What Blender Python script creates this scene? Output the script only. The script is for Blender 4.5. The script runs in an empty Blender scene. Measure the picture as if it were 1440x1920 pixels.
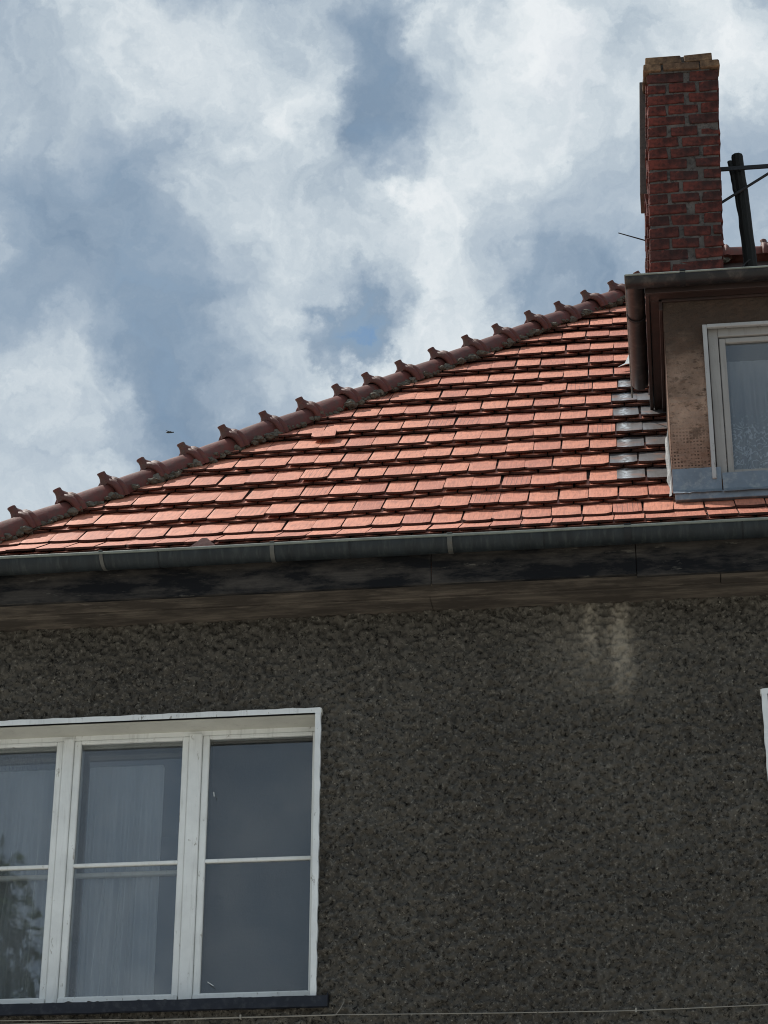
import bpy, bmesh, math, random
import numpy as np
from mathutils import Vector, Matrix
random.seed(7); rng = np.random.default_rng(11)
sc = bpy.context.scene
COL = sc.collection

# ------------------------------------------------------------------ camera
TH, PS, RO = math.radians(26.25), math.radians(7.31), math.radians(0.254)
F = Vector((-math.sin(PS)*math.cos(TH), math.cos(PS)*math.cos(TH), math.sin(TH)))
R0 = Vector((math.cos(PS), math.sin(PS), 0)); U0 = R0.cross(F)
R = R0*math.cos(RO)+U0*math.sin(RO); U = -R0*math.sin(RO)+U0*math.cos(RO)
cd = bpy.data.cameras.new('camera'); cam = bpy.data.objects.new('camera', cd); COL.objects.link(cam)
m = Matrix.Identity(4)
for i in range(3):
    m[i][0] = R[i]; m[i][1] = U[i]; m[i][2] = -F[i]
m[0][3], m[1][3], m[2][3] = 0, 0, 1.6
cam.matrix_world = m
cd.sensor_fit = 'VERTICAL'; cd.sensor_height = 24; cd.lens = 4270/1920*24
cd.clip_start = .1; cd.clip_end = 5000
sc.camera = cam

# ------------------------------------------------------------------ light and sky
SUN = Vector((-.48, .22, .85)).normalized()
sd = bpy.data.lights.new('sun', 'SUN'); sd.energy = 4.9; sd.angle = math.radians(.5); sd.color = (1, .955, .89)
so = bpy.data.objects.new('sun', sd); COL.objects.link(so)
so.rotation_euler = SUN.to_track_quat('Z', 'Y').to_euler(); so.location = SUN*40
sc.view_settings.view_transform = 'Standard'; sc.view_settings.look = 'None'
sc.view_settings.exposure = 0; sc.view_settings.gamma = 1; sc.view_settings.use_curve_mapping = False
try: sc.cycles.max_bounces = 6; sc.cycles.transparent_max_bounces = 12; sc.cycles.filter_width = 1.05
except Exception: pass

def node(nt, t, ins=None, **kw):
    n = nt.nodes.new(t)
    for k, v in kw.items(): setattr(n, k, v)
    for k, v in (ins or {}).items():
        s = n.inputs[k]
        if isinstance(v, bpy.types.NodeSocket): nt.links.new(v, s)
        else: s.default_value = v
    return n
def mth(nt, op, a, b=0.0, c=None, clamp=False):
    ins = {0: a, 1: b}
    if c is not None: ins[2] = c
    return node(nt, 'ShaderNodeMath', ins, operation=op, use_clamp=clamp).outputs[0]
def ramp(nt, fac, stops, interp='LINEAR'):
    n = node(nt, 'ShaderNodeValToRGB', {'Fac': fac}); r = n.color_ramp; r.interpolation = interp
    while len(r.elements) > 1: r.elements.remove(r.elements[-1])
    for i, (p, c) in enumerate(stops):
        e = r.elements[0] if i == 0 else r.elements.new(p)
        e.position = p; e.color = (c[0], c[1], c[2], 1) if isinstance(c, (tuple, list)) else (c, c, c, 1)
    return n.outputs[0]
def noise(nt, vec, scale, detail=4, rough=.5, out=0, dist=0.0):
    return node(nt, 'ShaderNodeTexNoise', {'Vector': vec, 'Scale': scale, 'Detail': detail, 'Roughness': rough, 'Distortion': dist}).outputs[out]
def mixc(nt, fac, a, b, mode='MIX'):
    n = node(nt, 'ShaderNodeMix', data_type='RGBA', blend_type=mode)
    for i, v in ((0, fac), (6, a), (7, b)):
        s = n.inputs[i]
        if isinstance(v, bpy.types.NodeSocket): nt.links.new(v, s)
        elif i == 0: s.default_value = v
        else: s.default_value = (*v, 1) if len(v) == 3 else v
    return n.outputs[2]

w = bpy.data.worlds.new('World'); sc.world = w; w.use_nodes = True; nt = w.node_tree; nt.nodes.clear()
D = node(nt, 'ShaderNodeTexCoord').outputs['Generated']
sky = node(nt, 'ShaderNodeTexSky', sky_type='NISHITA', sun_disc=False, sun_elevation=math.asin(SUN.z),
           sun_rotation=math.atan2(SUN.x, SUN.y), air_density=1.0, dust_density=.6)
# cloud masses: (azimuth from +y towards +x, elevation, radius) in degrees, and how thick / bright each one is
n1 = node(nt, 'ShaderNodeTexNoise', {'Vector': D, 'Scale': 9.0, 'Detail': 8.0, 'Roughness': .62})
wv = node(nt, 'ShaderNodeVectorMath', {0: n1.outputs['Color'], 1: (.5, .5, .5)}, operation='SUBTRACT').outputs[0]
wv = node(nt, 'ShaderNodeVectorMath', {0: wv, 'Scale': .13}, operation='SCALE').outputs[0]
n1b = node(nt, 'ShaderNodeTexNoise', {'Vector': D, 'Scale': 42.0, 'Detail': 8.0, 'Roughness': .6})
wv2 = node(nt, 'ShaderNodeVectorMath', {0: n1b.outputs['Color'], 1: (.5, .5, .5)}, operation='SUBTRACT').outputs[0]
wv2 = node(nt, 'ShaderNodeVectorMath', {0: wv2, 'Scale': .028}, operation='SCALE').outputs[0]
DW = node(nt, 'ShaderNodeVectorMath', {0: D, 1: wv}, operation='ADD').outputs[0]
DW = node(nt, 'ShaderNodeVectorMath', {0: DW, 1: wv2}, operation='ADD').outputs[0]
DW = node(nt, 'ShaderNodeVectorMath', {0: DW}, operation='NORMALIZE').outputs[0]
CLOUDS = [  # az, el, radius, weight
 (-17.68, 36.76, 3.22, 0.18),
 (-16.51, 38.14, 1.88, 0.1),
 (-12.31, 36.87, 3.76, 0.32),
 (-10.68, 37.32, 1.48, 0.15),
 (-8.03, 37.25, 2.28, -0.28),
 (-7.88, 38.53, 1.61, -0.1),
 (-7.36, 35.82, 1.48, -0.15),
 (-4.41, 36.58, 3.76, 0.2),
 (-0.25, 37.71, 4.03, 0.2),
 (3.84, 37.66, 3.49, 0.2),
 (-16.70, 33.33, 5.37, -0.17),
 (-14.42, 34.41, 2.68, -0.06),
 (-13.86, 30.88, 3.49, -0.08),
 (-12.00, 34.14, 2.68, 0.14),
 (-7.81, 32.00, 1.61, -0.34),
 (-8.59, 31.32, 1.48, -0.34),
 (-9.24, 32.64, 0.94, -0.14),
 (-7.34, 31.73, 0.81, -0.1),
 (-5.60, 32.66, 2.95, 0.18),
 (-1.94, 33.23, 3.09, -0.12),
 (-6.71, 30.54, 3.76, 0.2),
 (-16.48, 29.12, 3.49, 0.06),
 (-9.79, 29.70, 3.22, 0.12),
 (-17.13, 26.41, 3.35, 0.18),
 (-13.34, 29.84, 2.42, -0.08),
 (-15.77, 35.36, 1.34, 0.1),
 (-10.00, 36.56, 1.48, 0.12),
]
t = mth(nt, 'MULTIPLY_ADD', noise(nt, DW, 8.0, 12, .62), 1.30, -.20)
for az, el, rad, wt in CLOUDS:
    a, e = math.radians(az), math.radians(el)
    c = (math.sin(a)*math.cos(e), math.cos(a)*math.cos(e), math.sin(e))
    d = node(nt, 'ShaderNodeVectorMath', {0: DW, 1: c}, operation='DOT_PRODUCT').outputs['Value']
    g = node(nt, 'ShaderNodeMapRange', {'Value': d, 'From Min': math.cos(math.radians(rad)), 'From Max': 1.0, 'To Min': 0.0, 'To Max': wt}, interpolation_type='SMOOTHSTEP').outputs[0]
    t = mth(nt, 'ADD', t, g)
fine = mth(nt, 'SUBTRACT', noise(nt, DW, 30.0, 10, .62), .5)
edge = node(nt, 'ShaderNodeMapRange', {'Value': t, 'From Min': .38, 'From Max': .72, 'To Min': .16, 'To Max': .55}, interpolation_type='SMOOTHSTEP').outputs[0]
t = mth(nt, 'ADD', mth(nt, 'MULTIPLY', fine, edge), t)
puff = mth(nt, 'SUBTRACT', noise(nt, DW, 17.0, 6, .5), .5)
t = mth(nt, 'MULTIPLY_ADD', puff, .58, t)
cc = ramp(nt, t, [(0.0, (.19, .33, .52)), (.12, (.25, .355, .485)), (.26, (.265, .355, .465)), (.40, (.335, .42, .52)), (.52, (.43, .51, .595)), (.64, (.54, .615, .68)), (.80, (.70, .76, .80)), (.98, (.86, .89, .91))])
shade = ramp(nt, noise(nt, DW, 13.0, 7, .58), [(.34, (.80, .835, .87)), (.50, (.97, .98, .985)), (.68, (1.05, 1.04, 1.03))])
cc = mixc(nt, 1.0, cc, shade, 'MULTIPLY')
cover = node(nt, 'ShaderNodeMapRange', {'Value': t, 'From Min': -.1, 'From Max': .16, 'To Min': .5, 'To Max': 1.0}, interpolation_type='SMOOTHSTEP').outputs[0]
b1 = node(nt, 'ShaderNodeBackground', {'Color': sky.outputs[0], 'Strength': .11})
b2 = node(nt, 'ShaderNodeBackground', {'Color': cc, 'Strength': 1.0})
mx = node(nt, 'ShaderNodeMixShader', {0: cover, 1: b1.outputs[0], 2: b2.outputs[0]})
nt.links.new(mx.outputs[0], node(nt, 'ShaderNodeOutputWorld').inputs[0])

# ------------------------------------------------------------------ helpers
def link(name, me, mat=None, parent=None, mw=None):
    o = bpy.data.objects.new(name, me); COL.objects.link(o)
    if mat and me and not me.materials: me.materials.append(mat)
    if mw is not None: o.matrix_world = mw
    if parent is not None:
        o.parent = parent
        o.matrix_parent_inverse = parent_world(parent).inverted()
    return o
def parent_world(p):
    mw = p.matrix_basis.copy()
    if p.parent: mw = parent_world(p.parent) @ p.matrix_parent_inverse @ mw
    return mw
def thing(name, label, cat, loc=(0, 0, 0), group=None):
    o = bpy.data.objects.new(name, None); COL.objects.link(o); o.location = loc; o.empty_display_size = .2
    o['label'] = label; o['category'] = cat
    if group: o['group'] = group
    return o
def tag(o, label, cat, group=None):
    o['label'] = label; o['category'] = cat
    if group: o['group'] = group
    return o
def mesh(name, v, f, smooth=False):
    me = bpy.data.meshes.new(name); me.from_pydata([tuple(map(float, p)) for p in v], [], f); me.update()
    if smooth: me.polygons.foreach_set('use_smooth', [True]*len(me.polygons))
    return me
class MB:
    def __init__(s): s.v = []; s.f = []
    def box(s, x0, x1, y0, y1, z0, z1, bev=0.0, jit=0.0, rot=None, piv=None):
        if bev > 0:
            b = bev; pts = []; 
            bm = bmesh.new(); bmesh.ops.create_cube(bm, size=1)
            for q in bm.verts: q.co = Vector((x0 if q.co.x < 0 else x1, y0 if q.co.y < 0 else y1, z0 if q.co.z < 0 else z1)) + Vector([random.uniform(-jit, jit) for _ in range(3)])
            bmesh.ops.bevel(bm, geom=bm.edges[:], offset=b, segments=1, affect='EDGES')
            s.bm(bm)
            return s
        k = len(s.v)
        for x in (x0, x1):
            for y in (y0, y1):
                for z in (z0, z1): s.v.append(Vector((x, y, z)) + Vector([random.uniform(-jit, jit) for _ in range(3)]))
        for q in ((0, 1, 3, 2), (4, 6, 7, 5), (0, 4, 5, 1), (2, 3, 7, 6), (0, 2, 6, 4), (1, 5, 7, 3)): s.f.append([k+i for i in q])
        return s
    def bm(s, bm, M=None):
        k = len(s.v); bm.verts.index_update()
        s.v += [(M @ q.co) if M else q.co.copy() for q in bm.verts]
        s.f += [[k+q.index for q in p.verts] for p in bm.faces]; bm.free()
        return s
    def tube(s, pts, r, n=8, cap=True):
        pts = [Vector(p) for p in pts]; rr = r if isinstance(r, (list, tuple)) else [r]*len(pts); k0 = len(s.v)
        for i, p in enumerate(pts):
            d = (pts[min(i+1, len(pts)-1)] - pts[max(i-1, 0)]).normalized()
            a = d.orthogonal().normalized() if abs(d.z) > .9 else d.cross(Vector((0, 0, 1))).normalized(); b = d.cross(a)
            for j in range(n):
                t = 2*math.pi*j/n; s.v.append(p + (a*math.cos(t)+b*math.sin(t))*rr[i])
        for i in range(len(pts)-1):
            for j in range(n): s.f.append([k0+i*n+j, k0+i*n+(j+1) % n, k0+(i+1)*n+(j+1) % n, k0+(i+1)*n+j])
        if cap: s.f.append([k0+j for j in range(n)][::-1]); s.f.append([k0+(len(pts)-1)*n+j for j in range(n)])
        return s
    def sheet(s, grid):      # grid[i][j] of points
        k = len(s.v); ni, nj = len(grid), len(grid[0])
        for r in grid: s.v += [Vector(p) for p in r]
        for i in range(ni-1):
            for j in range(nj-1): s.f.append([k+i*nj+j, k+i*nj+j+1, k+(i+1)*nj+j+1, k+(i+1)*nj+j])
        return s
    def build(s, name, mat, parent=None, smooth=False, mw=None):
        return link(name, mesh(name, s.v, s.f, smooth), mat, parent, mw)
def slab(grid, n, th):       # sheet with thickness along -n
    mb = MB(); n = Vector(n)
    lo = [[Vector(p) - n*th for p in r] for r in grid]
    mb.sheet(grid); mb.sheet([r[::-1] for r in lo])
    ni, nj = len(grid), len(grid[0])
    for i in (0, ni-1): mb.sheet([grid[i], lo[i]])
    for j in (0, nj-1): mb.sheet([[grid[i][j] for i in range(ni)], [lo[i][j] for i in range(ni)]])
    return mb

# ------------------------------------------------------------------ materials
def newmat(name):
    M = bpy.data.materials.new(name); M.use_nodes = True; nt = M.node_tree; nt.nodes.clear()
    p = node(nt, 'ShaderNodeBsdfPrincipled'); nt.links.new(p.outputs[0], node(nt, 'ShaderNodeOutputMaterial').inputs[0])
    return M, nt, p
def setp(nt, p, **kw):
    names = dict(color='Base Color', rough='Roughness', metal='Metallic', spec='Specular IOR Level', normal='Normal', alpha='Alpha')
    for k, v in kw.items():
        s = p.inputs[names[k]]
        if isinstance(v, bpy.types.NodeSocket): nt.links.new(v, s)
        elif k == 'color': s.default_value = (*v, 1)
        else: s.default_value = v
def bump(nt, h, strength=.5, dist=.01):
    return node(nt, 'ShaderNodeBump', {'Height': h, 'Strength': strength, 'Distance': dist}).outputs[0]
def coord(nt): return node(nt, 'ShaderNodeTexCoord').outputs['Object']
def vmul(nt, v, s): return node(nt, 'ShaderNodeVectorMath', {0: v, 1: s}, operation='MULTIPLY').outputs[0]
def sep(nt, v): return node(nt, 'ShaderNodeSeparateXYZ', {0: v}).outputs
def window_fn(nt, x, c, wd):  # soft bump 1 at c, 0 beyond wd
    a = mth(nt, 'ABSOLUTE', mth(nt, 'SUBTRACT', x, c))
    return node(nt, 'ShaderNodeMapRange', {'Value': a, 'From Min': 0.0, 'From Max': wd, 'To Min': 1.0, 'To Max': 0.0}, interpolation_type='SMOOTHSTEP').outputs[0]

def tile_mat(name, c1, c2, c3, rough=.55, greyed=False):
    M, nt, p = newmat(name)
    oi = node(nt, 'ShaderNodeObjectInfo').outputs['Random']
    at = node(nt, 'ShaderNodeAttribute', attribute_name='rnd').outputs['Fac']
    r = mth(nt, 'FRACT', mth(nt, 'ADD', oi, at))
    co = coord(nt)
    off = node(nt, 'ShaderNodeCombineXYZ', {0: mth(nt, 'MULTIPLY', r, 37.0), 1: mth(nt, 'MULTIPLY', r, 91.0), 2: 0.0}).outputs[0]
    cs = node(nt, 'ShaderNodeVectorMath', {0: co, 1: off}, operation='ADD').outputs[0]
    col = ramp(nt, r, [(0, c1), (.35, c2), (.62, c3), (.8, c2), (1, c1)])
    n = noise(nt, cs, 9, 6, .62)
    col = mixc(nt, ramp(nt, n, [(.42, 0.0), (.72, .55)]), col, tuple(x*.62 for x in c3))
    # firing streaks that run down the tile
    st = noise(nt, vmul(nt, cs, (140, 5, 5)), 1.0, 3, .6)
    col = mixc(nt, ramp(nt, st, [(.45, 0.0), (.7, .38)]), col, tuple(min(1, x*1.5+.03) for x in c2))
    col = mixc(nt, ramp(nt, noise(nt, vmul(nt, cs, (60, 8, 8)), 1.0, 2, .5), [(.50, 0.0), (.66, .42)]), col, tuple(x*.55 for x in c3))
    # comb grooves of a few tiles
    gx = mth(nt, 'FRACT', mth(nt, 'MULTIPLY', sep(nt, co)[0], 31.0))
    groove = mth(nt, 'LESS_THAN', gx, .11)
    few = mth(nt, 'GREATER_THAN', mth(nt, 'FRACT', mth(nt, 'MULTIPLY', r, 17.3)), .93)
    col = mixc(nt, mth(nt, 'MULTIPLY', mth(nt, 'MULTIPLY', groove, few), .75), col, (.10, .05, .04))
    # lichen and soot specks
    sp = ramp(nt, noise(nt, cs, 38, 3, .6), [(.70, 0.0), (.76, .8)])
    col = mixc(nt, sp, col, (.06, .045, .035))
    if greyed:
        col = mixc(nt, mth(nt, 'MULTIPLY', ramp(nt, noise(nt, cs, 24, 6, .7), [(.44, 0.0), (.56, 1.0)]), window_fn(nt, sep(nt, node(nt, 'ShaderNodeNewGeometry').outputs['Position'])[0], -.115, .055)), col, (.62, .68, .72))
        g = ramp(nt, noise(nt, cs, 6, 3, .6), [(.52, 0.0), (.66, .8)])
        col = mixc(nt, g, col, (.26, .15, .11))
    h = mth(nt, 'ADD', mth(nt, 'MULTIPLY', st, .6), mth(nt, 'MULTIPLY', noise(nt, cs, 60, 4, .6), .6))
    setp(nt, p, color=col, rough=rough, spec=.45, normal=bump(nt, h, .35, .003))
    return M
M_tile = tile_mat('clay_tile', (.66, .25, .147), (.58, .21, .122), (.44, .14, .085))
M_tile_grey = tile_mat('greyed_clay_tile', (.17, .165, .165), (.135, .13, .13), (.20, .175, .165), rough=.32, greyed=True)

def simple(name, c, rough=.6, metal=0, var=.25, scale=8, bmp=.3, bscale=40, bdist=.004, dirt=None, dirt_amt=.5, spec=.4, stretch=(1, 1, 1)):
    M, nt, p = newmat(name); co = vmul(nt, coord(nt), stretch)
    n = noise(nt, co, scale, 6, .6)
    col = mixc(nt, ramp(nt, n, [(.3, 0.0), (.7, 1.0)]), tuple(x*(1-var) for x in c), tuple(min(1, x*(1+var)) for x in c))
    if dirt: col = mixc(nt, ramp(nt, noise(nt, co, scale*2.7, 7, .68), [(.50, 0.0), (.66, dirt_amt)]), col, dirt)
    if name == 'ridge_clay':
        oi = node(nt, 'ShaderNodeObjectInfo').outputs['Random']
        col = mixc(nt, ramp(nt, oi, [(0, 0.0), (1, .6)]), col, (.085, .030, .024))
        wz = noise(nt, node(nt, 'ShaderNodeNewGeometry').outputs['Position'], 9, 6, .7)
        up_ = mth(nt, 'MULTIPLY', ramp(nt, wz, [(.45, 0.0), (.65, .35)]), ramp(nt, sep(nt, co)[2], [(.055, 0.0), (.10, 1.0)]))
        col = mixc(nt, up_, col, (.10, .092, .065))
    setp(nt, p, color=col, rough=rough, metal=metal, spec=spec, normal=bump(nt, noise(nt, co, bscale, 5, .6), bmp, bdist))
    return M
M_ridge = simple('ridge_clay', (.120, .034, .025), .62, var=.3, scale=5, dirt=(.075, .062, .045), dirt_amt=.65, bmp=.5, bscale=45)
M_edge = simple('shaded_tile_edge', (.058, .023, .017), .95, var=.4, scale=12, dirt=(.03, .02, .018), dirt_amt=.6)  # shade at the course laps, put into the colour of the tile edges
M_mortar = simple('old_mortar', (.15, .135, .11), .95, var=.35, scale=14, dirt=(.05, .05, .045), dirt_amt=.8, bmp=1, bscale=60, bdist=.01)
M_bedding = simple('ridge_bedding', (.12, .11, .085), .95, var=.4, scale=20, dirt=(.03, .03, .028), dirt_amt=.85, bmp=1, bscale=70, bdist=.012)
M_under = simple('roof_deck', (.05, .03, .025), .9)
M_zinc = simple('dark_zinc', (.016, .021, .024), .6, metal=.1, var=.35, scale=3, dirt=(.05, .058, .055), dirt_amt=.6, bmp=.15, bscale=18, stretch=(4, 1, .6))
M_zincrim = simple('zinc_bead', (.20, .22, .195), .5, metal=.3, var=.25, scale=6, dirt=(.15, .16, .14), dirt_amt=.7)
M_zinc2 = simple('dormer_zinc', (.020, .019, .020), .42, metal=.3, var=.25, scale=4, dirt=(.09, .075, .065), dirt_amt=.6, bmp=.1)
M_apron = simple('zinc_apron', (.17, .205, .24), .5, metal=.35, var=.18, scale=7, dirt=(.30, .32, .32), dirt_amt=.75, bmp=.25, bscale=14, bdist=.006)
M_lead = simple('old_lead', (.15, .155, .155), .6, var=.4, scale=12, dirt=(.05, .045, .04), dirt_amt=.8)
M_iron = simple('black_iron', (.018, .020, .022), .6, metal=.3)
M_galv = simple('bracket_steel', (.11, .11, .10), .55, metal=.4, dirt=(.12, .1, .08), dirt_amt=.8)
M_wire = simple('wire_steel', (.30, .28, .24), .6, metal=.2)
M_char = simple('charred_wood', (.010, .011, .010), .9, bmp=1, bscale=60, bdist=.01, stretch=(1, 1, .15))
M_sill = simple('sill_metal', (.008, .010, .017), .42, metal=.1, var=.2, scale=10, dirt=(.06, .065, .07), dirt_amt=.4)
M_fascia = simple('maroon_wood', (.034, .020, .017), .65, var=.35, scale=6, dirt=(.03, .02, .018), dirt_amt=.8, stretch=(.3, 1, 1))
M_dark_room = simple('room_plaster', (.12, .12, .125), .9, var=.1)

def wood_mat(name, c, dark, light):
    M, nt, p = newmat(name); co = coord(nt)
    g = noise(nt, vmul(nt, co, (1.2, 30, 30)), 1.0, 5, .65)
    col = mixc(nt, ramp(nt, g, [(.35, 0.0), (.7, 1.0)]), tuple(x*.6 for x in c), c)
    pt = noise(nt, vmul(nt, co, (1.3, 5, 5)), 1.6, 7, .7)
    col = mixc(nt, ramp(nt, pt, [(.44, .95), (.60, 0.0)]), col, dark)
    col = mixc(nt, ramp(nt, noise(nt, vmul(nt, co, (2, 9, 9)), 1.7, 8, .75), [(.60, 0.0), (.74, .75)]), col, light)
    setp(nt, p, color=col, rough=.85, spec=.2, normal=bump(nt, g, .6, .004))
    return M
M_board = wood_mat('eaves_wood', (.19, .158, .128), (.06, .05, .042), (.30, .26, .215))
M_fboard = wood_mat('mouldy_fascia_wood', (.070, .062, .055), (.005, .006, .008), (.26, .24, .20))

def paint_mat(name, c, peel, amt, sc=26, soft=.03):
    M, nt, p = newmat(name); co = coord(nt)
    col = mixc(nt, ramp(nt, noise(nt, co, 5, 5, .6), [(.35, 0.0), (.7, 1.0)]), tuple(x*.86 for x in c), c)
    streak = noise(nt, vmul(nt, co, (30, 30, 2.5)), 1.0, 5, .65)
    col = mixc(nt, ramp(nt, streak, [(.55, 0.0), (.75, .30)]), col, tuple(x*.6 for x in peel))
    n = noise(nt, vmul(nt, co, (1, 1, .33)), sc, 8, .75)
    msk = ramp(nt, n, [(.66-amt*.1, 0.0), (min(1, .66-amt*.1+soft), 1.0)])
    col = mixc(nt, msk, col, peel)
    h = mth(nt, 'SUBTRACT', mth(nt, 'MULTIPLY', noise(nt, co, 90, 3, .6), .25), msk)
    setp(nt, p, color=col, rough=.55, spec=.35, normal=bump(nt, h, .45, .003))
    return M
M_white = paint_mat('peeling_white_paint', (.84, .855, .83), (.40, .38, .33), .35)
M_soffit = paint_mat('cream_reveal_paint', (.62, .61, .55), (.42, .40, .35), .1)
M_trim = paint_mat('white_trim_paint', (.82, .84, .83), (.30, .29, .27), .55)
M_greyframe = paint_mat('weathered_grey_paint', (.34, .325, .305), (.13, .105, .082), .75, 7, .22)

def render_mat():
    M, nt, p = newmat('roughcast_render'); co = coord(nt); s = sep(nt, co)
    big = noise(nt, co, .9, 5, .6)
    col = mixc(nt, ramp(nt, big, [(.35, 0.0), (.68, 1.0)]), (.118, .107, .090), (.172, .157, .131))
    clump = noise(nt, co, 36, 6, .74)
    col = mixc(nt, ramp(nt, clump, [(.39, .92), (.48, 0.0)]), col, (.014, .013, .012))
    col = mixc(nt, ramp(nt, noise(nt, co, 55, 4, .65), [(.55, 0.0), (.66, .85)]), col, (.29, .268, .225))
    vo = node(nt, 'ShaderNodeTexVoronoi', {'Vector': co, 'Scale': 26.0, 'Randomness': 1.0})
    chip = mth(nt, 'MULTIPLY', mth(nt, 'LESS_THAN', vo.outputs['Distance'], .13), mth(nt, 'GREATER_THAN', sep(nt, vo.outputs['Color'])[0], .78))
    col = mixc(nt, mth(nt, 'MULTIPLY', chip, .7), col, (.5, .47, .40))
    # washed-out streaks below the leaking gutter joint
    wob = mth(nt, 'MULTIPLY_ADD', noise(nt, vmul(nt, co, (2, 2, 5)), 1.5, 4, .6), .10, s[0])
    st = mth(nt, 'MULTIPLY', window_fn(nt, wob, -.145, .10), window_fn(nt, s[2], 7.0, .52))
    st2 = mth(nt, 'MULTIPLY', window_fn(nt, wob, -.33, .07), window_fn(nt, s[2], 7.12, .34))
    st3 = mth(nt, 'MULTIPLY', mth(nt, 'MULTIPLY', window_fn(nt, wob, -.30, .50), window_fn(nt, s[2], 7.0, .55)), .28)
    stt = mth(nt, 'ADD', mth(nt, 'ADD', st, mth(nt, 'MULTIPLY', st2, .8)), st3)
    brk = ramp(nt, noise(nt, vmul(nt, co, (1, 1, .5)), 30, 5, .7), [(.34, .15), (.62, 1.0)])
    col = mixc(nt, mth(nt, 'MULTIPLY', mth(nt, 'MULTIPLY', stt, brk), 1.5, clamp=True), col, (.46, .41, .33))
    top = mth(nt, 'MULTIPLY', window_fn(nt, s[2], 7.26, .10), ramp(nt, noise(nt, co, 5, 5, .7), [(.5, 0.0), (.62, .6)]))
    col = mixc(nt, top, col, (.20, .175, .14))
    h = mth(nt, 'ADD', noise(nt, co, 60, 6, .7), mth(nt, 'MULTIPLY', noise(nt, co, 160, 3, .6), .4))
    setp(nt, p, color=col, rough=.92, spec=.25, normal=bump(nt, h, 1.0, .024))
    return M
M_render = render_mat()

def dormer_mat():
    M, nt, p = newmat('dormer_plaster'); co = coord(nt); s = sep(nt, co)
    n = noise(nt, co, 3.5, 6, .65)
    col = mixc(nt, ramp(nt, n, [(.35, 0.0), (.68, 1.0)]), (.17, .112, .082), (.47, .325, .24))
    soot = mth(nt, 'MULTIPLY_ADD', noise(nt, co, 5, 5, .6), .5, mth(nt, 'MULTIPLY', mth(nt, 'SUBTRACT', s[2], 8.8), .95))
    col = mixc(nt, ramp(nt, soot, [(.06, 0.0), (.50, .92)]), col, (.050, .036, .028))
    # reed mesh showing through at the foot
    sc_ = node(nt, 'ShaderNodeMapRange', {'Value': mth(nt, 'MULTIPLY_ADD', noise(nt, co, 5, 3, .6), .35, mth(nt, 'SUBTRACT', s[2], 8.45)), 'From Min': .22, 'From Max': -.06, 'To Min': 0.0, 'To Max': 1.0}).outputs[0]
    fx = mth(nt, 'ABSOLUTE', mth(nt, 'SUBTRACT', mth(nt, 'FRACT', mth(nt, 'MULTIPLY', s[0], 48.0)), .5))
    fz = mth(nt, 'ABSOLUTE', mth(nt, 'SUBTRACT', mth(nt, 'FRACT', mth(nt, 'MULTIPLY', s[2], 42.0)), .5))
    dots = mth(nt, 'MULTIPLY', mth(nt, 'LESS_THAN', fx, .27), mth(nt, 'LESS_THAN', fz, .20))
    dm = mth(nt, 'MULTIPLY', mth(nt, 'MULTIPLY', dots, ramp(nt, noise(nt, co, 14, 4, .7), [(.42, 0.0), (.52, 1.0)])), sc_, clamp=True)
    col = mixc(nt, mth(nt, 'MULTIPLY', sc_, .5), col, (.22, .12, .085))
    col = mixc(nt, mth(nt, 'MULTIPLY', dm, .85), col, (.03, .018, .014))
    sp = ramp(nt, noise(nt, vmul(nt, co, (1, 1, 1.8)), 26, 6, .7), [(.36, .75), (.46, 0.0)])
    col = mixc(nt, sp, col, (.07, .045, .032))
    col = mixc(nt, ramp(nt, noise(nt, co, 6.5, 7, .7), [(.54, 0.0), (.62, .65)]), col, (.095, .062, .045))
    h = mth(nt, 'SUBTRACT', noise(nt, co, 45, 6, .7), mth(nt, 'MULTIPLY', dm, .6))
    setp(nt, p, color=col, rough=.95, spec=.15, normal=bump(nt, h, .9, .014))
    return M
M_dorm = dormer_mat()

def brick_mat(name, a, b, c):
    M, nt, p = newmat(name); r = node(nt, 'ShaderNodeObjectInfo').outputs['Random']; co = coord(nt)
    col = ramp(nt, r, [(0, a), (.45, b), (.8, a), (1, c)])
    col = mixc(nt, ramp(nt, noise(nt, co, 11, 6, .65), [(.40, 0.0), (.62, .85)]), col, tuple(x*.35 for x in c))
    wco = node(nt, 'ShaderNodeNewGeometry').outputs['Position']
    col = mixc(nt, ramp(nt, noise(nt, wco, 3.2, 5, .65), [(.46, 0.0), (.66, .6)]), col, (.03, .02, .018))
    col = mixc(nt, ramp(nt, noise(nt, co, 30, 5, .7), [(.60, 0.0), (.70, .5)]), col, tuple(min(1, x*1.7) for x in a))
    setp(nt, p, color=col, rough=.85, spec=.25, normal=bump(nt, noise(nt, co, 50, 6, .7), .8, .008))
    return M
M_brick = brick_mat('red_brick', (.17, .040, .027), (.125, .033, .024), (.065, .028, .024))
M_capbrick = brick_mat('yellow_brick', (.22, .135, .075), (.25, .155, .09), (.16, .095, .058))
M_bmortar = simple('chimney_mortar', (.10, .088, .078), .95, var=.4, scale=9, dirt=(.028, .022, .02), dirt_amt=.95, bmp=1, bscale=60, bdist=.008)

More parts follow.
